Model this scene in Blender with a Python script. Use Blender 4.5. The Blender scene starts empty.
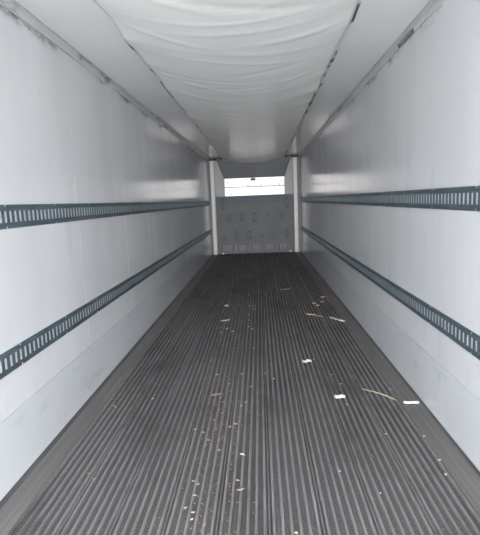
import bpy, bmesh, math, random
from mathutils import Matrix, Vector

scene = bpy.context.scene
C = scene.collection
rnd = random.Random(7)

# ------------------------------------------------------------------ camera
F_PX = 460.0
CAM = Vector((0.127, 0.0, 1.478))
PITCH, YAW, ROLL = 0.1442, -0.0476, -0.0397
fwd = Vector((math.sin(YAW) * math.cos(PITCH), math.cos(YAW) * math.cos(PITCH), -math.sin(PITCH)))
right = fwd.cross(Vector((0, 0, 1))).normalized()
up = right.cross(fwd)
r2 = right * math.cos(ROLL) + up * math.sin(ROLL)
u2 = up * math.cos(ROLL) - right * math.sin(ROLL)
cam_data = bpy.data.cameras.new('camera')
cam_data.sensor_fit = 'HORIZONTAL'
cam_data.sensor_width = 36.0
cam_data.lens = 36.0 * F_PX / 480.0
cam_data.clip_start = 0.05
cam = bpy.data.objects.new('camera', cam_data)
C.objects.link(cam)
M = Matrix.Identity(4)
for i in range(3):
    M[i][0], M[i][1], M[i][2], M[i][3] = r2[i], u2[i], -fwd[i], CAM[i]
cam.matrix_world = M
scene.camera = cam

# ------------------------------------------------------------------ light
REAR = -3.0          # the open rear doorway, behind the camera
world = bpy.data.worlds.new('overcast_sky')
scene.world = world
world.use_nodes = True
bg = world.node_tree.nodes['Background']
bg.inputs['Color'].default_value = (0.95, 0.98, 1.0, 1)
bg.inputs['Strength'].default_value = 4.0

portal_data = bpy.data.lights.new('doorway_portal', 'AREA')
portal_data.shape = 'RECTANGLE'
portal_data.size, portal_data.size_y = 2.49, 2.64
portal_data.cycles.is_portal = True
portal = bpy.data.objects.new('doorway_portal', portal_data)
portal.location = (0, REAR, 1.32)
portal.rotation_euler = (math.radians(90), 0, 0)   # -Z axis looks to +Y
C.objects.link(portal)

scene.view_settings.view_transform = 'Standard'
scene.view_settings.look = 'None'
scene.view_settings.gamma = 1.0
scene.view_settings.use_curve_mapping = False
scene.view_settings.exposure = 3.53
scene.cycles.max_bounces = 24
scene.cycles.diffuse_bounces = 16
scene.cycles.glossy_bounces = 8
scene.cycles.sample_clamp_indirect = 6.0

# ------------------------------------------------------------------ helpers
W2 = 1.245           # half the inside width
H = 2.638            # inside height
L = 12.88            # front bulkhead plane
FRONT = 13.5


def mat(name, color, rough=0.5, metal=0.0, spec=0.5, var=0.0, vscale=(3, 3, 3), bump=0.0, bscale=(20, 20, 20),
        emit=None, estr=0.0, dark=None, dscale=(4, 4, 4), dlo=0.55, dhi=0.75, rvar=0.0, topgrime=False):
    m = bpy.data.materials.new(name)
    m.use_nodes = True
    nt = m.node_tree
    b = nt.nodes['Principled BSDF']
    b.inputs['Roughness'].default_value = rough
    b.inputs['Metallic'].default_value = metal
    b.inputs['Specular IOR Level'].default_value = spec
    b.inputs['Base Color'].default_value = (*color, 1)
    tc = nt.nodes.new('ShaderNodeNewGeometry')   # world position: nothing moves here, and copies then vary

    def noise(scale, detail=4, rough_=0.6):
        mp = nt.nodes.new('ShaderNodeMapping')
        mp.inputs['Scale'].default_value = scale
        nt.links.new(tc.outputs['Position'], mp.inputs['Vector'])
        n = nt.nodes.new('ShaderNodeTexNoise')
        n.inputs['Scale'].default_value = 1.0
        n.inputs['Detail'].default_value = detail
        n.inputs['Roughness'].default_value = rough_
        nt.links.new(mp.outputs['Vector'], n.inputs['Vector'])
        return n

    col_out = None
    if var > 0:
        n = noise(vscale)
        r = nt.nodes.new('ShaderNodeValToRGB')
        r.color_ramp.elements[0].position = 0.3
        r.color_ramp.elements[1].position = 0.7
        r.color_ramp.elements[0].color = (*[c * (1 - var) for c in color], 1)
        r.color_ramp.elements[1].color = (*[min(1, c * (1 + var)) for c in color], 1)
        nt.links.new(n.outputs['Fac'], r.inputs['Fac'])
        col_out = r.outputs['Color']
    if dark is not None:
        n = noise(dscale, 6, 0.65)
        r = nt.nodes.new('ShaderNodeMapRange')
        r.inputs['From Min'].default_value = dlo
        r.inputs['From Max'].default_value = dhi
        nt.links.new(n.outputs['Fac'], r.inputs['Value'])
        mx = nt.nodes.new('ShaderNodeMix')
        mx.data_type = 'RGBA'
        nt.links.new(r.outputs['Result'], mx.inputs['Factor'])
        if col_out:
            nt.links.new(col_out, mx.inputs[6])
        else:
            mx.inputs[6].default_value = (*color, 1)
        mx.inputs[7].default_value = (*dark, 1)
        col_out = mx.outputs[2]
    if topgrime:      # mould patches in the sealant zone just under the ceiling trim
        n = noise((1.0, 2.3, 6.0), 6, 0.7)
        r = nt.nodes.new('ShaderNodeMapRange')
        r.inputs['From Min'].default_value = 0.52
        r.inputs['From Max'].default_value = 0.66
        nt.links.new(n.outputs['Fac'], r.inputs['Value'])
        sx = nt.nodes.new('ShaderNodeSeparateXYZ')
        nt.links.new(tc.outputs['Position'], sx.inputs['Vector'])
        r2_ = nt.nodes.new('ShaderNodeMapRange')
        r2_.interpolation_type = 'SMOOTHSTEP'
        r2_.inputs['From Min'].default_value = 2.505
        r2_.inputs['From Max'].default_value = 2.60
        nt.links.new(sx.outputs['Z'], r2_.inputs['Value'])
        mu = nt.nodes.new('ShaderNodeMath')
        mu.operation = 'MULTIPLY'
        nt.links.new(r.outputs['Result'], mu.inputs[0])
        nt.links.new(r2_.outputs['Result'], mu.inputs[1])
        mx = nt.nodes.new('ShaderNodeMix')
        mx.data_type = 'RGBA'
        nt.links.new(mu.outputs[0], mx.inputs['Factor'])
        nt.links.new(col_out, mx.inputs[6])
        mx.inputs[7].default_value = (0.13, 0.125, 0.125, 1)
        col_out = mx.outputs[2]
    if col_out:
        nt.links.new(col_out, b.inputs['Base Color'])
    if rvar > 0:
        n = noise((2.2, 2.2, 2.2))
        r = nt.nodes.new('ShaderNodeMapRange')
        r.inputs['From Min'].default_value = 0.3
        r.inputs['From Max'].default_value = 0.7
        r.inputs['To Min'].default_value = rough - rvar
        r.inputs['To Max'].default_value = rough + rvar
        nt.links.new(n.outputs['Fac'], r.inputs['Value'])
        nt.links.new(r.outputs['Result'], b.inputs['Roughness'])
    if bump > 0:
        n = noise(bscale, 3, 0.5)
        bp = nt.nodes.new('ShaderNodeBump')
        bp.inputs['Strength'].default_value = 1.0
        bp.inputs['Distance'].default_value = bump
        nt.links.new(n.outputs['Fac'], bp.inputs['Height'])
        nt.links.new(bp.outputs['Normal'], b.inputs['Normal'])
    if emit:
        b.inputs['Emission Color'].default_value = (*emit, 1)
        b.inputs['Emission Strength'].default_value = estr
    return m


MT = {}
# glossy fibreglass liner; its slight vertical ripple runs along the wall only
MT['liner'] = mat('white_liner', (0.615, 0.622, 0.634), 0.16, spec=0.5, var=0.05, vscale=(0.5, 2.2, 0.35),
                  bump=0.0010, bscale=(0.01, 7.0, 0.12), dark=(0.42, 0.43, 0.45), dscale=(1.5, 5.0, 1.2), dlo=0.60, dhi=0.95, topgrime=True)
MT['scuff'] = mat('scuff_liner', (0.572, 0.585, 0.605), 0.22, spec=0.5, var=0.05, vscale=(1, 1.5, 3),
                  bump=0.001, bscale=(0.01, 6.0, 1.0), dark=(0.38, 0.40, 0.43), dscale=(1.5, 1.6, 9.0), dlo=0.57, dhi=0.85)
MT['ceil'] = mat('ceiling_liner', (0.84, 0.845, 0.85), 0.10, spec=0.5, var=0.03, vscale=(1, 1.2, 1),
                 bump=0.0008, bscale=(0.4, 7.0, 0.01))
MT['seam'] = mat('seam_sealant', (0.40, 0.41, 0.43), 0.5)
MT['outer'] = mat('outer_skin', (0.6, 0.61, 0.62), 0.5)
MT['trim'] = mat('cove_trim', (0.53, 0.53, 0.54), 0.35, var=0.08, vscale=(5, 1.5, 5),
                 dark=(0.10, 0.09, 0.09), dscale=(4, 1.3, 4), dlo=0.56, dhi=0.68)
MT['grime_line'] = mat('grimy_seam', (0.54, 0.53, 0.53), 0.7, var=0.2, vscale=(5, 1.2, 5),
                       dark=(0.14, 0.13, 0.13), dscale=(3, 1.1, 3), dlo=0.45, dhi=0.66)
MT['batten'] = mat('dark_patched_batten', (0.66, 0.65, 0.64), 0.6, dark=(0.10, 0.095, 0.09), dscale=(1.5, 1.5, 3), dlo=0.49, dhi=0.54)  # pale strip broken by irregular dark patches
MT['mould'] = mat('grime', (0.22, 0.21, 0.21), 0.8)
MT['rail'] = mat('galvanised_rail', (0.085, 0.115, 0.135), 0.42, metal=0.25, var=0.25, vscale=(6, 3, 9))
MT['screw'] = mat('zinc_screw', (0.38, 0.40, 0.42), 0.35, metal=0.6)
MT['duct'] = mat('duct_fabric', (0.93, 0.92, 0.90), 0.27, spec=0.5, var=0.03, vscale=(1.2, 1.2, 1.2), bump=0.0008, bscale=(6, 26, 6))
MT['chute'] = mat('chute_vinyl', (0.20, 0.203, 0.212), 0.5, var=0.08, vscale=(2, 2, 2))
MT['black'] = mat('black_plastic', (0.02, 0.02, 0.022), 0.5)
MT['groove'] = mat('floor_groove', (0.088, 0.085, 0.086), 0.7, spec=0.2, var=0.6, vscale=(170, 110, 10),
                   dark=(0.048, 0.046, 0.046), dscale=(1.6, 0.8, 1), dlo=0.48, dhi=0.7, bump=0.001, bscale=(150, 90, 50))
MT['rib'] = mat('worn_floor_rib', (0.212, 0.208, 0.209), 0.5, spec=0.3, metal=0.2, var=0.18, vscale=(50, 6, 10),
                dark=(0.085, 0.082, 0.082), dscale=(2.0, 0.9, 1), dlo=0.50, dhi=0.70, rvar=0.08)
MT['edge'] = mat('floor_edge_strip', (0.135, 0.127, 0.123), 0.5, var=0.30, vscale=(38, 0.9, 2),
                 dark=(0.10, 0.088, 0.08), dscale=(16, 0.8, 2), dlo=0.48, dhi=0.7)
MT['cove'] = mat('dark_floor_seal', (0.068, 0.071, 0.078), 0.5, var=0.2, vscale=(4, 2, 4))
MT['post'] = mat('white_post', (0.70, 0.675, 0.66), 0.35)
MT['filler'] = mat('filler_grey', (0.34, 0.34, 0.348), 0.4)
MT['gap'] = mat('gap_seal', (0.24, 0.225, 0.22), 0.6)
MT['bulk'] = mat('bulkhead_grey', (0.205, 0.205, 0.213), 0.7, spec=0.2, var=0.08, vscale=(2, 2, 2))
MT['bulk_sheen'] = mat('bulkhead_sheen_tint', (0.175, 0.188, 0.213), 0.6, spec=0.2, var=0.05, vscale=(2, 2, 2))  # sheen on the bulkhead's upper zone, put into the colour as a bluish tone
MT['boss'] = mat('bulkhead_boss', (0.085, 0.085, 0.09), 0.5)
MT['slat'] = mat('grille_bar', (0.30, 0.30, 0.305), 0.5)
MT['dark'] = mat('dark_void', (0.03, 0.03, 0.032), 0.7)
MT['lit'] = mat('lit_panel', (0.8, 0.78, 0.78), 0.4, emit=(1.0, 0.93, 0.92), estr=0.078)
MT['lit_line'] = mat('panel_joint', (0.20, 0.19, 0.19), 0.5)
MT['label_grey'] = mat('label_print', (0.42, 0.42, 0.43), 0.5)
MT['label_black'] = mat('label_black', (0.07, 0.07, 0.075), 0.5)
MT['wood'] = mat('raw_wood', (0.46, 0.36, 0.27), 0.7, var=0.15, vscale=(40, 40, 40))
MT['tan'] = mat('tan_wood_chip', (0.52, 0.38, 0.28), 0.75, var=0.2, vscale=(60, 60, 60))
MT['pinkwood'] = mat('reddish_bark', (0.33, 0.19, 0.155), 0.8, var=0.25, vscale=(60, 60, 60))
MT['brown'] = mat('brown_flake', (0.22, 0.115, 0.075), 0.8, var=0.25, vscale=(40, 40, 40))
MT['paper'] = mat('white_paper', (0.62, 0.62, 0.62), 0.7, var=0.06, vscale=(60, 60, 60))
MT['foam'] = mat('white_foam', (0.66, 0.67, 0.68), 0.6)
MT['asphalt'] = mat('yard_concrete', (0.40, 0.395, 0.385), 0.9, var=0.15, vscale=(2, 2, 2))


def link(name, me, m=None, parent=None, label=None, cat=None, group=None, kind=None, loc=None):
    o = bpy.data.objects.new(name, me)
    C.objects.link(o)
    if m and me is not None and not me.materials:
        me.materials.append(m)
    if parent:
        o.parent = parent
    if loc:
        o.location = loc
    if label:
        o['label'] = label
    if cat:
        o['category'] = cat
    if group:
        o['group'] = group
    if kind:
        o['kind'] = kind
    return o


def mesh(name, verts, faces, smooth=False):
    me = bpy.data.meshes.new(name)
    me.from_pydata(verts, [], faces)
    me.update()
    if smooth:
        for p in me.polygons:
            p.use_smooth = True
    return me


class MB:
    def __init__(s):
        s.v, s.f = [], []

    def box(s, x0, x1, y0, y1, z0, z1):
        n = len(s.v)
        s.v += [(x0, y0, z0), (x1, y0, z0), (x1, y1, z0), (x0, y1, z0), (x0, y0, z1), (x1, y0, z1), (x1, y1, z1), (x0, y1, z1)]
        s.f += [tuple(n + i for i in q) for q in ((0, 3, 2, 1), (4, 5, 6, 7), (0, 1, 5, 4), (1, 2, 6, 5), (2, 3, 7, 6), (3, 0, 4, 7))]
        return s

    def prism_y(s, prof, y0, y1):
        """closed x,z profile swept along y (counter-clockwise seen from -y)"""
        n, k = len(s.v), len(prof)
        s.v += [(x, y0, z) for x, z in prof] + [(x, y1, z) for x, z in prof]
        s.f += [(n + i, n + (i + 1) % k, n + k + (i + 1) % k, n + k + i) for i in range(k)]
        s.f += [tuple(n + i for i in reversed(range(k))), tuple(n + k + i for i in range(k))]
        return s

    def prism_front(s, pts, y0, y1):
        """closed x,z outline with depth along y"""
        return s.prism_y(pts, y0, y1)

    def mesh(s, name, smooth=False, bevel=0.0):
        me = mesh(name, s.v, s.f, smooth)
        bm = bmesh.new()
        bm.from_mesh(me)
        bmesh.ops.recalc_face_normals(bm, faces=bm.faces)
        if bevel > 0:
            bmesh.ops.bevel(bm, geom=bm.edges[:], offset=bevel, segments=1, affect='EDGES')
        bm.to_mesh(me)
        bm.free()
        return me


def box_obj(name, dims, m, bevel=0.0, **kw):
    return link(name, MB().box(*dims).mesh(name, bevel=bevel), m, **kw)


# ------------------------------------------------------------------ the setting
ground = box_obj('ground', (-12, 12, -24, 20, -1.45, -1.35), MT['asphalt'], kind='structure',
                 label='grey concrete yard the trailer stands on')

# side walls: a backing with liner sheets in front
T = 0.006
for s, side in ((-1, 'left'), (1, 'right')):
    x0, x1 = sorted((s * (W2 + T), s * (W2 + 0.09)))
    w = box_obj('wall_' + side, (x0, x1, REAR, FRONT + 0.1, -0.10, H + 0.10), MT['outer'], kind='structure',
                label='%s white glossy trailer side wall with two slotted rails' % side)
    # a sealant sheet visible only in the fine joints
    a, b = sorted((s * (W2 + T), s * (W2 + 0.002)))
    box_obj('sealant', (a, b, REAR + 0.01, FRONT, -0.02, H), MT['seam'], parent=w)
    # upper sheets, joints every 1.2 m
    y = 3.5 - 6 * 1.2
    a, b = sorted((s * W2, s * (W2 + 0.0045)))
    ys = [REAR + 0.005]
    while y < L + 0.5:
        if y > REAR + 0.2:
            ys.append(y + (0.0 if s > 0 else -0.05))
        y += 1.2
    ys.append(FRONT)
    for ya, yb in zip(ys[:-1], ys[1:]):
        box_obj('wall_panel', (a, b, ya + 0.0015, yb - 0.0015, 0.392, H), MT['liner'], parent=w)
    # lower scuff sheets, a touch thicker
    a, b = sorted((s * (W2 - 0.003), s * (W2 + 0.0045)))
    ys = [REAR + 0.005, -1.93, 0.47, 2.87, 5.27, 7.67, 10.07, 12.47, FRONT]
    for ya, yb in zip(ys[:-1], ys[1:]):
        box_obj('scuff_panel', (a, b, ya + 0.0015, yb - 0.0015, 0.0, 0.388), MT['scuff'], parent=w)

# ceiling
ce = box_obj('ceiling', (-W2 - 0.09, W2 + 0.09, REAR, FRONT + 0.1, H + 0.006, H + 0.10), MT['outer'], kind='structure',
             label='white glossy trailer ceiling on both sides of the hanging air duct')
ys = [REAR + 0.005, -1.1, 1.35, 3.8, 6.25, 8.7, 11.15, FRONT]
for ya, yb in zip(ys[:-1], ys[1:]):
    box_obj('ceiling_panel', (-W2, W2, ya + 0.001, yb - 0.001, H, H + 0.006), MT['ceil'], parent=ce)

# cove trims where wall and ceiling meet
for n, s in ((1, -1), (2, 1)):
    prof = [(W2, H), (W2 - 0.036, H), (W2 - 0.036, H - 0.004), (W2 - 0.021, H - 0.009), (W2 - 0.009, H - 0.021),
            (W2 - 0.004, H - 0.042), (W2, H - 0.042)]
    prof = [(s * x, z) for x, z in prof]
    t = link('trim_%d' % n, MB().prism_y(prof, REAR + 0.01, L - 0.1).mesh('trim'), MT['trim'], kind='structure',
             label='grey cove trim along the %s ceiling corner' % ('left' if s < 0 else 'right'))

    for x0, x1, z0, z1 in ((W2 - 0.042, W2 - 0.036, H - 0.003, H), (W2 - 0.003, W2, H - 0.050, H - 0.042)):
        a, b = sorted((s * x0, s * x1))
        box_obj('seam_line', (a, b, REAR + 0.01, L - 0.1, z0, z1), MT['grime_line'], parent=t)

# front wall behind the bulkhead: pieces round the return-air opening
wf = box_obj('wall_front', (-W2 - 0.09, W2 + 0.09, FRONT, FRONT + 0.1, -0.10, H + 0.1), MT['outer'], kind='structure',
             label='far end wall of the trailer behind the bulkhead')
for a, b, c, d in ((-W2, -0.83, 0.0, H), (0.83, W2, 0.0, H), (-0.83, 0.83, 2.095, H), (-0.83, 0.83, 0.0, 1.58)):
    box_obj('filler_panel', (a + 0.001, b - 0.001, L + 0.06, L + 0.09, c + 0.001, d - 0.001), MT['filler'], parent=wf)

# corner posts
for n, s in ((3, -1), (4, 1)):
    x0, x1 = (-1.20, -1.10) if s < 0 else (1.07, 1.175)
    t = box_obj('trim_%d' % n, (x0, x1, L - 0.06, L + 0.055, 0.0, H - 0.001), MT['post'], bevel=0.008, kind='structure',
                label='white vertical corner post at the %s side of the bulkhead' % ('left' if s < 0 else 'right'))
    g0, g1 = sorted((x0 if s < 0 else x1, s * W2))
    box_obj('gap_seal', (g0, g1, L - 0.02, L + 0.05, 0.0, H - 0.001), MT['gap'], parent=t)
    xb0, xb1 = (-1.22, -0.86) if s < 0 else (0.84, 1.215)
    box_obj('bracket', (xb0, xb1, L - 0.10, L - 0.065, H - 0.052, H - 0.008), MT['dark'], parent=t, bevel=0.004)

# floor: slab, extruded boards with ribs, smooth edge strips
fl = box_obj('floor', (-W2 - 0.09, W2 + 0.09, REAR, FRONT + 0.1, -0.12, -0.022), MT['cove'], kind='structure',
             label='dark ribbed aluminium floor running the length of the trailer')
PITCHB = 0.2430
J0 = 0.125
joints = [J0 + k * PITCHB for k in range(-5, 5)]          # -1.09 .. 1.097
Y0, Y1 = REAR + 0.005, FRONT - 0.02
yc = (Y0 + Y1) / 2
hl = (Y1 - Y0) / 2
board_me = MB().box(-PITCHB / 2 + 0.007, PITCHB / 2 - 0.007, -hl, hl, -0.022, -0.008).mesh('floor_board')


def rib_mesh(w):
    h = 0.012
    return MB().prism_y([(-w / 2, 0), (w / 2, 0), (w / 2 - 0.002, h - 0.001), (w / 2 - 0.004, h), (-w / 2 + 0.004, h),
                         (-w / 2 + 0.002, h - 0.001)], -hl, hl).mesh('rib')


rib_me = rib_mesh(0.0150)
for k in range(len(joints) - 1):
    bx = (joints[k] + joints[k + 1]) / 2
    bo = link('floor_board', board_me, MT['groove'], parent=fl, loc=(bx, yc, 0))
    for q in range(6):
        xx = (q - 2.5) * 0.0403
        link('rib', rib_me, MT['rib'], parent=bo, loc=(xx, 0, -0.008))
jm = rib_mesh(0.0092)
for jx in joints[1:-1]:
    link('joint_rib', jm, MT['rib'], parent=fl, loc=(jx, yc, -0.0095))
for a, b in ((-W2 + 0.008, joints[0] + 0.0068), (joints[-1] - 0.0068, W2 - 0.008)):
    box_obj('edge_strip', (a, b, Y0, Y1, -0.022, -0.002), MT['edge'], parent=fl)
for s in (-1, 1):
    prof = [(s * (W2 - 0.003), -0.02), (s * (W2 - 0.003), 0.012), (s * (W2 - 0.007), 0.012), (s * (W2 - (0.028 if s < 0 else 0.014)), -0.0015), (s * (W2 - (0.028 if s < 0 else 0.014)), -0.02)]
    link('seal_strip', MB().prism_y(prof, Y0, Y1).mesh('seal_strip'), MT['cove'], parent=fl)

# ------------------------------------------------------------------ logistic rails
PITCH_S = 0.0514
screw_bm = bmesh.new()
bmesh.ops.create_cone(screw_bm, cap_ends=True, segments=10, radius1=0.007, radius2=0.005, depth=0.004)
bmesh.ops.rotate(screw_bm, verts=screw_bm.verts, matrix=Matrix.Rotation(math.radians(90), 3, 'Y'))
screw_me = bpy.data.meshes.new('screw')
screw_bm.to_mesh(screw_me)
screw_bm.free()


def rail(s, z0, z1, label):
    """slotted rail in hat profile: two flanges on the wall and a raised web with open slots"""
    mb = MB()
    ya, yb = REAR + 0.05, L - 0.11
    X = lambda d: s * (W2 - d)
    zm = (z0 + z1) / 2
    sh = 0.031                       # half slot height
    web = 0.0055

    def strip(prof):
        mb.prism_y([(X(d), z) for d, z in prof], ya, yb)
    # top flange + step, then the bottom one
    strip([(0.0, z1), (0.004, z1), (0.004, z1 - 0.014), (web, z1 - 0.020), (web, zm + sh), (web - 0.003, zm + sh),
           (web - 0.003, z1 - 0.021), (0.0, z1 - 0.015)])
    strip([(0.0, z0), (0.004, z0), (0.004, z0 + 0.014), (web, z0 + 0.020), (web, zm - sh), (web - 0.003, zm - sh),
           (web - 0.003, z0 + 0.021), (0.0, z0 + 0.015)])
    # rolled ridge on the upper edge of the web
    strip([(web, zm + sh + 0.004), (web + 0.003, zm + sh + 0.006), (web + 0.003, zm + sh + 0.010), (web, zm + sh + 0.012)])
    y = ya
    x0, x1 = sorted((X(web - 0.003), X(web)))
    while y < yb - 0.03:
        mb.box(x0, x1, y, y + PITCH_S - 0.0240, zm - sh, zm + sh)
        y += PITCH_S
    r = link('slotted_rail', mb.mesh('slotted_rail'), MT['rail'], label=label, cat='rail', group='slotted steel cargo rails on the side walls')
    y = 0.0
    while y < yb - 0.1:
        if y > ya:
            for z in (z0 + 0.007, z1 - 0.007):
                link('screw', screw_me, MT['screw'], parent=r, loc=(X(0.005), y, z))
        y += 0.305 * 2
    return r


rail(-1, 1.376, 1.506, 'upper blue-grey slotted steel rail on the left wall')
rail(1, 1.376, 1.506, 'upper blue-grey slotted steel rail on the right wall')
rail(-1, 0.610, 0.735, 'lower blue-grey slotted steel rail on the left wall')
rail(1, 0.610, 0.735, 'lower blue-grey slotted steel rail on the right wall')

# ------------------------------------------------------------------ air duct
NX, NY = 52, 640
DY0, DY1 = REAR + 0.25, L - 0.18
wr = []
rw = random.Random(21)
yy = DY0
while yy < DY1:
    xc = rw.uniform(-0.6, 0.5)
    wr.append((yy, xc, rw.uniform(0.25, 0.75), rw.uniform(-0.35, 0.35), rw.uniform(-0.25, 0.45), rw.uniform(0.020, 0.05),
               rw.uniform(0.003, 0.010) * rw.choice((1, 1, -1))))
    yy += rw.uniform(0.10, 0.32)
# folds that fan out from the fasteners on the left edge
fy = DY0 + 0.3
fast = []
while fy < DY1:
    fast.append(fy)
    if rw.random() < 0.75:
        wr.append((fy + 0.1, -0.45, 0.34, rw.uniform(0.35, 0.8), 0.5, 0.035, rw.uniform(0.006, 0.012)))
    if rw.random() < 0.4:
        wr.append((fy + 0.1, 0.45, 0.3, -rw.uniform(0.3, 0.7), 0.5, 0.035, rw.uniform(0.004, 0.009)))
    fy += rw.uniform(0.52, 0.7)


def hw(y):
    return 0.765 + 0.010 * max(0.0, y - 3.0) * 0.85


def duct_pt(u, y):
    """u -1..1 across"""
    wob = 0.006 * math.sin(y * 4.1) + 0.005 * math.sin(y * 9.3 + 1)
    h = hw(y) + (wob if u < 0 else 0.4 * wob)
    x = u * h
    d = min(abs(y - q) for q in fast)
    pk = min(1.0, d / 0.3) ** 1.5
    gap = 0.005 + (0.030 if u > 0 else 0.022) * pk * (0.5 + 0.5 * math.sin(y * 2.3 + (0 if u < 0 else 2)))
    sag = 0.150 + 0.010 * math.sin(y * 0.9) - 0.0005 * y
    prof = (1 - abs(u) ** 2.1)
    z = H - gap * (abs(u) ** 6) - 0.012 * (1 - abs(u) ** 14) - sag * prof
    w = 0.0
    for y0, xc, xw, k, c, ww, a in wr:
        dx = x - xc
        t = (y - y0 - k * dx - c * dx * dx * 0.4) / ww
        if abs(t) < 3:
            w += a * math.exp(-t * t) * math.exp(-(dx / xw) ** 2)
    return (x, y, z - w * (1 - abs(u) ** 8) * (0.6 if y < 4 else max(0.4, 0.6 - 0.1 * (y - 4))))


verts, faces = [], []
for j in range(NY + 1):
    y = DY0 + (DY1 - DY0) * j / NY
    for i in range(NX + 1):
        u = -1 + 2 * i / NX
        verts.append(duct_pt(math.copysign(abs(u) ** 0.85, u), y))
for j in range(NY):
    for i in range(NX):
        a = j * (NX + 1) + i
        faces.append((a, a + 1, a + NX + 2, a + NX + 1))
duct_root = link('air_duct', None, label='long wrinkled off-white fabric air duct hanging along the ceiling', cat='air duct', loc=(0, 0, 0))
du = link('duct_fabric', mesh('duct_fabric', verts, faces, True), MT['duct'], parent=duct_root)
sm = du.modifiers.new('thickness', 'SOLIDIFY')
sm.thickness = 0.003
sm.offset = 1.0
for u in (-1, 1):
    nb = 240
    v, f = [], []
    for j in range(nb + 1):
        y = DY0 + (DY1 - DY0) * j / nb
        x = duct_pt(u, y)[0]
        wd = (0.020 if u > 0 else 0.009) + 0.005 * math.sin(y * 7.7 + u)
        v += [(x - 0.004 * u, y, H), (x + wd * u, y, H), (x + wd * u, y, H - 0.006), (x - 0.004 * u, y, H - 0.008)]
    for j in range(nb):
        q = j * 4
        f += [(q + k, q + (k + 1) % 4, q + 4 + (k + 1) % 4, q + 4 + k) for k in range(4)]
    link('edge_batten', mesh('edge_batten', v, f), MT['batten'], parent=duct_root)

# grey chute from the duct end down to the evaporator opening
NU, NV = 40, 14
verts, faces = [], []
for j in range(NV + 1):
    v = j / NV
    for i in range(NU + 1):
        u = -1 + 2 * i / NU
        top = duct_pt(u * 0.999, DY1)
        xt, zt = u * 1.02, min(top[2], H - 0.006) + 0.004 + 0.0
        xb, zb = u * 0.83, 2.092
        x = xt + (xb - xt) * v
        z = zt + (zb - zt) * v
        yb_ = DY1 + (L + 0.045 - DY1) * (v ** 0.8)
        fold = 0.010 * math.sin(x * 13 + v * 5) * math.sin(math.pi * v) + 0.006 * math.sin(x * 29 - v * 8) * math.sin(math.pi * v)
        verts.append((x, yb_ - 0.03 * math.sin(math.pi * v) + fold, z))
for j in range(NV):
    for i in range(NU):
        a = j * (NU + 1) + i
        faces.append((a, a + NU + 1, a + NU + 2, a + 1))
ch = link('air_chute', mesh('air_chute', verts, faces, True), MT['chute'], label='grey vinyl chute hanging between the duct end and the bright opening', cat='air chute')
sm = ch.modifiers.new('thickness', 'SOLIDIFY')
sm.thickness = 0.004

# ------------------------------------------------------------------ lit opening
lo = link('lit_panel', None, label='bright white glowing panel above the grey bulkhead', cat='light panel', loc=(0, L + 0.12, 1.6))


def lo_box(name, dims, m, bevel=0.0):
    x0, x1, y0, y1, z0, z1 = dims
    yo = L + 0.12
    return box_obj(name, (x0, x1, y0 - yo, y1 - yo, z0 - 1.6, z1 - 1.6), m, bevel=bevel, parent=lo)


lo_box('upper_panel', (-0.825, 0.825, L + 0.10, L + 0.13, 1.858, 2.093), MT['lit'])
lo_box('lower_panel', (-0.825, 0.825, L + 0.10, L + 0.13, 1.582, 1.846), MT['lit'])
lo_box('joint_strip', (-0.825, 0.825, L + 0.094, L + 0.13, 1.840, 1.862), MT['lit_line'])
lo_box('latch', (-0.10, 0.035, L + 0.055, L + 0.10, 2.015, 2.085), MT['boss'], bevel=0.008)
bolt_bm = bmesh.new()
bmesh.ops.create_cone(bolt_bm, cap_ends=True, segments=12, radius1=0.020, radius2=0.015, depth=0.012)
bmesh.ops.rotate(bolt_bm, verts=bolt_bm.verts, matrix=Matrix.Rotation(math.radians(90), 3, 'X'))
bolt_me = bpy.data.meshes.new('bolt')
bolt_bm.to_mesh(bolt_me)
bolt_bm.free()
for bx, bz in ((-0.75, 1.99), (0.76, 1.98), (-0.18, 1.885), (0.18, 1.885), (-0.66, 1.66), (0.70, 1.89)):
    link('bolt', bolt_me, MT['lit_line'], parent=lo, loc=(bx, -0.026, bz - 1.6))

# ------------------------------------------------------------------ bulkhead panel
bk = link('bulkhead', None, label='grey bulkhead panel with raised oblong pads and bottom grilles at the far end', cat='bulkhead', loc=(0, L, 0))
PX0, PX1 = -1.085, 1.075


def bk_box(name, dims, m, bevel=0.0, parent=None):
    return box_obj(name, dims, m, bevel=bevel, parent=parent or bk)


bk_box('panel', (PX0, PX1, 0.0, 0.055, 0.0, 1.36), MT['bulk'])
bk_box('sheen_band', (PX0, PX1, 0.004, 0.055, 1.362, 1.612), MT['bulk_sheen'])  # upper zone of the panel, its sheen painted as a bluish band


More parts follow.
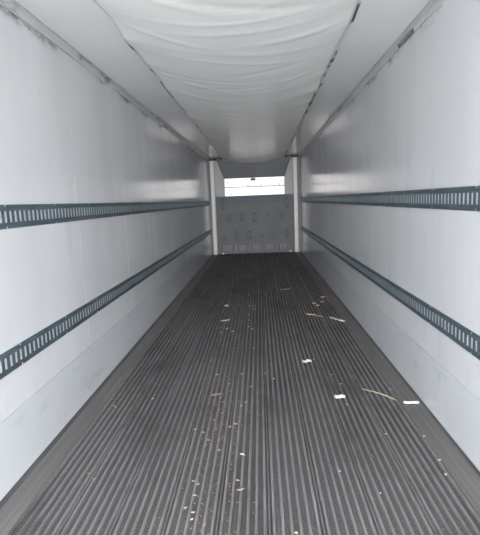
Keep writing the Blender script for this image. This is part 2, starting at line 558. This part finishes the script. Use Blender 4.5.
def pad(cx, cz, w, h, m=MT['boss'], diamond=False):
    """raised pad: rim with a slightly dished face"""
    pts = []
    n = 16
    for i in range(n):
        a = 2 * math.pi * i / n
        if diamond:
            rr = 1 / (abs(math.cos(a)) + abs(math.sin(a)))
            pts.append((math.cos(a) * rr * w / 2, math.sin(a) * rr * h / 2))
        else:
            ca, sa = math.cos(a), math.sin(a)
            pts.append((math.copysign(abs(ca) ** 0.55, ca) * w / 2, math.copysign(abs(sa) ** 0.55, sa) * h / 2))
    v, f = [], []
    for sc, y in ((1.0, 0.0), (0.92, -0.022), (0.62, -0.022), (0.52, -0.012)):
        v += [(x * sc if sc > 0.9 else x * sc, y, z * (sc if sc > 0.9 else 1 - (1 - sc) * 0.55)) for x, z in pts]
    for k in range(3):
        f += [(k * n + i, k * n + (i + 1) % n, (k + 1) * n + (i + 1) % n, (k + 1) * n + i) for i in range(n)]
    fv = [(v[3 * n + i][0] * 1.04, -0.0125, v[3 * n + i][2] * 1.03) for i in range(n)]
    ff = [tuple(range(n))] + [(i, n + i, n + (i + 1) % n, (i + 1) % n) for i in range(n)]
    fm = mesh('pad_face', fv + [(p[0], -0.004, p[2]) for p in fv], ff)
    me = mesh('pad', v, f)
    bm = bmesh.new()
    bm.from_mesh(me)
    bmesh.ops.recalc_face_normals(bm, faces=bm.faces)
    bm.to_mesh(me)
    bm.free()
    o = link('pad', me, m, parent=bk, loc=(cx, 0, cz))
    link('pad_face', fm, MT['bulk'], parent=o)
    return o


for cx, cz, w, h in ((-0.909, 1.40, 0.09, 0.31), (0.881, 1.376, 0.09, 0.30), (-0.74, 1.008, 0.12, 0.18), (-0.378, 1.023, 0.11, 0.235),
                     (-0.025, 0.998, 0.11, 0.26), (0.717, 1.022, 0.09, 0.235), (-0.922, 0.461, 0.10, 0.12), (-0.537, 0.535, 0.11, 0.222),
                     (-0.187, 0.522, 0.11, 0.222), (0.144, 0.481, 0.10, 0.11), (0.511, 0.485, 0.10, 0.11), (0.86, 0.525, 0.09, 0.222)):
    pad(cx, cz, w, h)
pad(0.342, 1.065, 0.15, 0.15, diamond=True)
for gx, gw in ((-0.816, 0.25), (-0.575, 0.07), (-0.382, 0.21), (-0.001, 0.21), (0.361, 0.22), (0.752, 0.21)):
    g = bk_box('grille', (gx - gw / 2 - 0.02, gx + gw / 2 + 0.02, -0.006, 0.0, 0.07, 0.27), MT['boss'])
    n = max(2, int(round(gw / 0.042)))
    for i in range(n):
        x = gx - gw / 2 + gw * (i + 0.5) / n
        bk_box('grille_bar', (x - 0.010, x + 0.010, -0.016, -0.006, 0.08, 0.255), MT['slat'], parent=g)
for x in (-0.94, 0.95):
    bk_box('foot_cap', (x - 0.03, x + 0.03, -0.03, 0.0, 0.0, 0.05), MT['post'], bevel=0.005)

# ------------------------------------------------------------------ label plate on the right cove trim
# the plate lies on the slanting face of the trim
lab = link('label_plate', None, label='small dark printed label strip on the right ceiling trim', cat='label', loc=(0, 0, 0))
e0 = Vector((W2 - 0.012, 0, H - 0.018))
e1 = Vector((W2 - 0.0045, 0, H - 0.046))
ax = (e1 - e0).normalized()
nrm = Vector((-ax.z, 0, ax.x))
if nrm.x > 0:
    nrm = -nrm
mid = (e0 + e1) / 2 + nrm * 0.0035


def plate(name, y0, y1, a0, a1, t0, t1, m):
    v = []
    for t in (t0, t1):
        for a, y in ((a0, y0), (a1, y0), (a1, y1), (a0, y1)):
            p = mid + ax * a + nrm * t
            v.append((p.x, y, p.z))
    me = mesh(name, v, [(0, 1, 2, 3), (4, 7, 6, 5), (0, 4, 5, 1), (1, 5, 6, 2), (2, 6, 7, 3), (3, 7, 4, 0)])
    bm = bmesh.new()
    bm.from_mesh(me)
    bmesh.ops.recalc_face_normals(bm, faces=bm.faces)
    bm.to_mesh(me)
    bm.free()
    return link(name, me, m, parent=lab)


plate('plate', 3.46, 3.80, -0.013, 0.013, -0.012, 0.003, MT['label_black'])
y = 3.475
while y < 3.77:
    ln = rnd.uniform(0.018, 0.04)
    for a in (-0.006, 0.005):
        plate('print_mark', y, min(y + ln * rnd.uniform(0.6, 1), 3.785), a - 0.004, a + 0.004, 0.003, 0.0036, MT['label_grey'])
    y += ln + 0.010

# ------------------------------------------------------------------ debris on the floor
TOP = 0.0045
seen = {}


def finish(name, verts, faces, m, x, y, rz, label, cat, group=None):
    me = mesh(name, verts, faces)
    bm = bmesh.new()
    bm.from_mesh(me)
    bmesh.ops.recalc_face_normals(bm, faces=bm.faces)
    bm.to_mesh(me)
    bm.free()
    zmin = min(v.co.z for v in me.vertices)
    o = link(name, me, m, label=label, cat=cat, group=group, loc=(x, y, TOP - zmin))
    o.rotation_euler = (0, 0, rz)
    return o


def sliver(name, x, y, ln, rz, w, th, m, label, cat, bend=0.0, arch=0.0, taper=0.3, group=None, seg=8):
    """a splinter: tapering, bent strip with thickness"""
    v, f = [], []
    for i in range(seg + 1):
        t = i / seg * 2 - 1
        px_ = t * ln / 2
        py_ = bend * (1 - t * t) + rnd.uniform(-1, 1) * w * 0.08
        pz_ = arch * (1 - t * t)
        hw_ = w / 2 * (1 - (1 - taper) * abs(t) ** 3) * rnd.uniform(0.88, 1.08)
        v += [(px_, py_ - hw_, pz_), (px_, py_ + hw_, pz_), (px_, py_ + hw_ * 0.8, pz_ + th), (px_, py_ - hw_ * 0.8, pz_ + th)]
    for i in range(seg):
        a = i * 4
        f += [(a + k, a + (k + 1) % 4, a + 4 + (k + 1) % 4, a + 4 + k) for k in range(4)]
    f += [(3, 2, 1, 0), tuple(seg * 4 + k for k in range(4))]
    return finish(name, v, f, m, x, y, rz, label, cat, group)


def flake(name, x, y, w, h, th, m, label, cat, rz=0.0, group=None, n=9, curl=0.0, jag=0.3):
    """an irregular chip: uneven outline, domed, with thickness"""
    ring = []
    for i in range(n):
        a = 2 * math.pi * i / n
        r = 1 - rnd.uniform(0, jag)
        ring.append((math.cos(a) * r * w / 2, math.sin(a) * r * h / 2))
    cz = lambda p: curl * ((p[0] / (w / 2)) ** 2) + rnd.uniform(0, 0.25) * th
    v = [(p[0], p[1], cz(p)) for p in ring]
    v += [(q[0] * 0.9, q[1] * 0.9, v[i][2] + th) for i, q in enumerate(ring)]
    v += [(0, 0, 0), (0, 0, th * 1.2)]
    f = []
    for i in range(n):
        k = (i + 1) % n
        f += [(i, k, n + k, n + i), (n + i, n + k, 2 * n + 1), (k, i, 2 * n)]
    return finish(name, v, f, m, x, y, rz, label, cat, group)


# larger pieces
sliver('wood_splinter', 0.968, 3.295, 0.296, -0.82, 0.011, 0.005, MT['wood'], 'long thin curved straw-coloured splinter near the right floor edge', 'splinter', bend=0.018, arch=0.004)
sliver('foam_strip', 1.16, 3.154, 0.105, -0.05, 0.019, 0.010, MT['foam'], 'short white rounded foam strip against the right floor edge', 'foam strip', taper=0.75)
sliver('wood_stick', 1.023, 5.469, 0.235, -0.94, 0.034, 0.014, MT['wood'], 'pale flat wooden stick lying by the right wall', 'stick', taper=0.8)
sliver('wood_splinter', 0.733, 5.756, 0.13, -0.52, 0.026, 0.008, MT['tan'], 'tan pointed wood sliver touching a reddish one', 'splinter', taper=0.2)
sliver('bark_sliver', 0.835, 5.668, 0.10, -0.75, 0.030, 0.008, MT['pinkwood'], 'reddish bark sliver beside the pale stick by the right wall', 'bark', taper=0.5)
sliver('wood_splinter', 0.501, 7.476, 0.223, 0.71, 0.024, 0.006, MT['tan'], 'farthest thin tan splinter lying aslant on the dark floor', 'splinter', bend=-0.01)
sliver('wood_splinter', -0.352, 5.575, 0.117, 0.45, 0.028, 0.008, MT['wood'], 'pale sliver alone in the left half of the middle floor', 'splinter', taper=0.3)
sliver('wood_curl', -0.02, 2.182, 0.040, 0.32, 0.007, 0.003, MT['wood'], 'thin crescent shaving below a crumb near the front of the floor', 'shaving', bend=-0.006)
sliver('bark_sliver', -0.253, 3.361, 0.088, 0.38, 0.014, 0.005, MT['pinkwood'], 'reddish bark streak in the chip cluster left of centre', 'bark')
sliver('wood_splinter', -0.993, 3.181, 0.067, -0.82, 0.009, 0.004, MT['wood'], 'short tan splinter near the left floor edge', 'splinter')


def paper(x, y, w, label, rz):
    v, f = [], []
    n = 9
    for i in range(n + 1):
        t = i / n * 2 - 1
        hh = (0.006 + 0.013 * abs(math.sin(t * 3.3 + 0.6))) * rnd.uniform(0.7, 1.3)
        zz = 0.006 * abs(math.sin(i * 1.9)) + rnd.uniform(0, 0.005)
        off = 0.009 * math.sin(t * 4.1) + rnd.uniform(-0.004, 0.004)
        v += [(t * w / 2, off - hh, zz), (t * w / 2, off + hh, zz + rnd.uniform(0, 0.010)),
              (t * w / 2, off + hh * 0.96, zz + 0.0125), (t * w / 2, off - hh * 0.96, zz + 0.002)]
    for i in range(n):
        a = i * 4
        f += [(a + k, a + (k + 1) % 4, a + 4 + (k + 1) % 4, a + 4 + k) for k in range(4)]
    f += [(3, 2, 1, 0), tuple(n * 4 + k for k in range(4))]
    return finish('paper_scrap', v, f, MT['paper'], x, y, rz, label, 'paper scrap', 'torn white paper scraps')


paper(0.51, 4.03, 0.078, 'torn white paper scrap, the farther of the two', 0.25)
paper(0.673, 3.258, 0.078, 'torn white butterfly-shaped paper scrap, the nearer of the two', -0.1)

# chips by the right wall
lbls = ['small pale chip, leftmost of the little pile by the right wall', 'small pale chip at the front of the little pile by the right wall',
        'pale curled chip in the middle of the little pile by the right wall', 'tan chip at the back of the little pile by the right wall']
for (x, y), lb, w in zip([(0.852, 6.378), (0.885, 6.237), (0.968, 6.452), (1.018, 6.772)], lbls, (0.07, 0.06, 0.07, 0.08)):
    flake('wood_chip', x, y, w, 0.05, 0.008, MT['tan'] if 'tan' in lb else MT['wood'], lb, 'wood chip', rz=rnd.uniform(-0.5, 0.5), group='wood chips piled by the right wall', curl=0.01)
flake('bark_flake', 1.125, 6.894, 0.12, 0.30, 0.008, MT['brown'], 'reddish brown bark flake against the foot of the right wall', 'bark', rz=-0.4)
flake('brown_flake', 0.718, 2.471, 0.020, 0.055, 0.004, MT['brown'], 'rust-brown leaf flake near the right front of the floor', 'flake', rz=0.5)
flake('brown_flake', -1.06, 3.636, 0.030, 0.10, 0.003, MT['brown'], 'dark brown flake on the smooth left floor edge', 'flake', rz=0.4)
flake('wood_curl', -0.392, 6.356, 0.065, 0.10, 0.008, MT['tan'], 'tan curled shaving, far left of the floor centre', 'shaving', rz=0.7, curl=0.02)
sliver('wood_curl', -0.021, 2.505, 0.032, -0.5, 0.008, 0.004, MT['paper'], 'white curled shaving near the front centre of the floor', 'shaving', bend=0.006)

groups = [
    ('wood_chip', 'wood chip', 'tan chip below the pale sliver left of centre', 'chips below the pale sliver', 'tan',
     [(-0.351, 5.049), (-0.304, 5.201), (-0.224, 5.086)], 0.038, 0.05),
    ('wood_chip', 'wood chip', 'tan chip in the far column at floor centre', 'far centre column of chips', 'tan',
     [(-0.086, 7.094), (-0.055, 6.332), (0.004, 6.127), (-0.045, 5.261), (-0.002, 5.159), (0.004, 6.32), (-0.06, 5.85), (-0.048, 5.55)], 0.038, 0.06),
    ('bark_chip', 'bark', 'tiny reddish bark chip right of the floor centre', 'reddish chips right of centre', 'pinkwood',
     [(0.385, 5.319), (0.379, 4.886)], 0.028, 0.06),
    ('white_crumb', 'crumb', 'tiny white crumb on the right half of the floor', 'white crumbs on the right', 'paper',
     [(0.864, 2.719), (1.085, 2.681), (0.681, 2.135), (0.511, 2.327), (1.08, 2.423), (0.682, 3.713), (0.578, 4.097), (0.704, 3.141),
      (1.079, 3.393), (1.063, 2.288), (0.197, 3.646)], 0.016, 0.018),
    ('white_crumb', 'crumb', 'tiny white crumb on the left half of the floor', 'white crumbs on the left', 'paper',
     [(0.016, 4.458), (-0.283, 3.767), (-0.74, 3.305), (-0.377, 4.135)], 0.020, 0.022),
    ('wood_chip', 'wood chip', 'tan chip in the middle cluster left of centre', 'middle cluster of chips', 'tan',
     [(-0.17, 3.565), (0.013, 3.499), (-0.024, 3.209), (-0.056, 3.152), (-0.114, 2.842), (-0.08, 2.882), (-0.284, 2.775), (-0.342, 2.813),
      (-0.072, 3.773), (0.128, 3.775)], 0.034, 0.022),
    ('wood_chip', 'wood chip', 'small tan wood chip just behind the nearer paper scrap', None, 'wood', [(0.726, 3.514)], 0.05, 0.025),
    ('wood_chip', 'wood chip', 'single tan chip left of the farthest splinter', None, 'tan', [(0.18, 7.055)], 0.05, 0.06),
    ('wood_chip', 'wood chip', 'pale chip in the cluster at the front of the floor', 'nearest cluster of chips', 'wood',
     [(-0.24, 2.677), (-0.164, 2.561), (-0.038, 2.257), (-0.274, 2.253), (-0.246, 2.224), (-0.25, 2.134), (-0.285, 2.038), (-0.241, 1.956),
      (-0.241, 2.004), (0.241, 1.863)], 0.021, 0.013),
    ('bark_chip', 'bark', 'tiny reddish bark crumb among the chips left of the floor centre', 'reddish crumbs left of centre', 'pinkwood',
     [(-0.176, 1.92), (-0.24, 3.176), (-0.185, 3.046), (-0.232, 2.944), (-0.214, 3.828), (-0.135, 3.995), (-0.174, 2.678),
      (-0.22, 3.30), (-0.19, 3.22), (-0.205, 2.82), (-0.15, 3.42), (-0.21, 3.10), (-0.25, 2.62)], 0.018, 0.020),
    ('bark_chip', 'bark', 'tiny reddish bark crumb near the left edge of the ribbed floor', 'reddish crumbs by the left edge', 'pinkwood',
     [(-0.876, 2.336), (-0.827, 2.284), (-1.054, 3.298)], 0.018, 0.018),
]
ORD = ['', 'second', 'third', 'fourth', 'fifth', 'sixth', 'seventh', 'eighth', 'ninth', 'tenth', 'eleventh', 'twelfth']
for name, cat, lb, grp, mk, pts, w, h in groups:
    order = sorted(pts, key=lambda p: p[1])
    for x, y in pts:
        k = rnd.uniform(0.75, 1.35)
        i = order.index((x, y))
        lab_i = lb if (len(pts) == 1 or mk == 'pinkwood') else lb + ', ' + ('nearest' if i == 0 else 'farthest' if i == len(pts) - 1 else ORD[i]) + ('' if i in (0, len(pts) - 1) else ' nearest') + ' of them'
        flake(name, x, y, w * k, h * rnd.uniform(0.5, 1.1), 0.004, MT[mk], lab_i, cat, rz=rnd.uniform(-0.7, 0.7), group=grp, n=7, curl=0.004 * rnd.random(), jag=0.5)

# fine reddish wood dust in the floor grooves: nobody could count it
rd = random.Random(5)
dv, df = [], []
for i in range(520):
    y = 1.5 + 5.6 * rd.random() ** 1.3
    x = rd.gauss(-0.17, 0.085)
    if rd.random() < 0.12:
        x, y = rd.uniform(-1.0, 1.0), rd.uniform(1.5, 6)
    # keep the grains in the grooves, between the ribs
    q = (x - J0) / PITCHB
    t = (q - math.floor(q)) * PITCHB
    g = (t - PITCHB / 2) / 0.0403
    g = round(min(2, max(-2, g)))
    x = J0 + math.floor(q) * PITCHB + PITCHB / 2 + g * 0.0403 + rd.uniform(-0.009, 0.009)
    r = rd.uniform(0.003, 0.007)
    a0 = rd.uniform(0, 6.28)
    n = len(dv)
    dv += [(x + r * math.cos(a0 + k * 2.094), y + r * 1.3 * math.sin(a0 + k * 2.094), -0.0082) for k in range(3)] + [(x, y, -0.0082 + r * 0.7)]
    df += [(n, n + 1, n + 3), (n + 1, n + 2, n + 3), (n + 2, n, n + 3), (n + 2, n + 1, n)]
link('wood_dust', mesh('wood_dust', dv, df), MT['pinkwood'], label='fine reddish wood dust strewn in the floor grooves left of centre', cat='wood dust', kind='stuff')
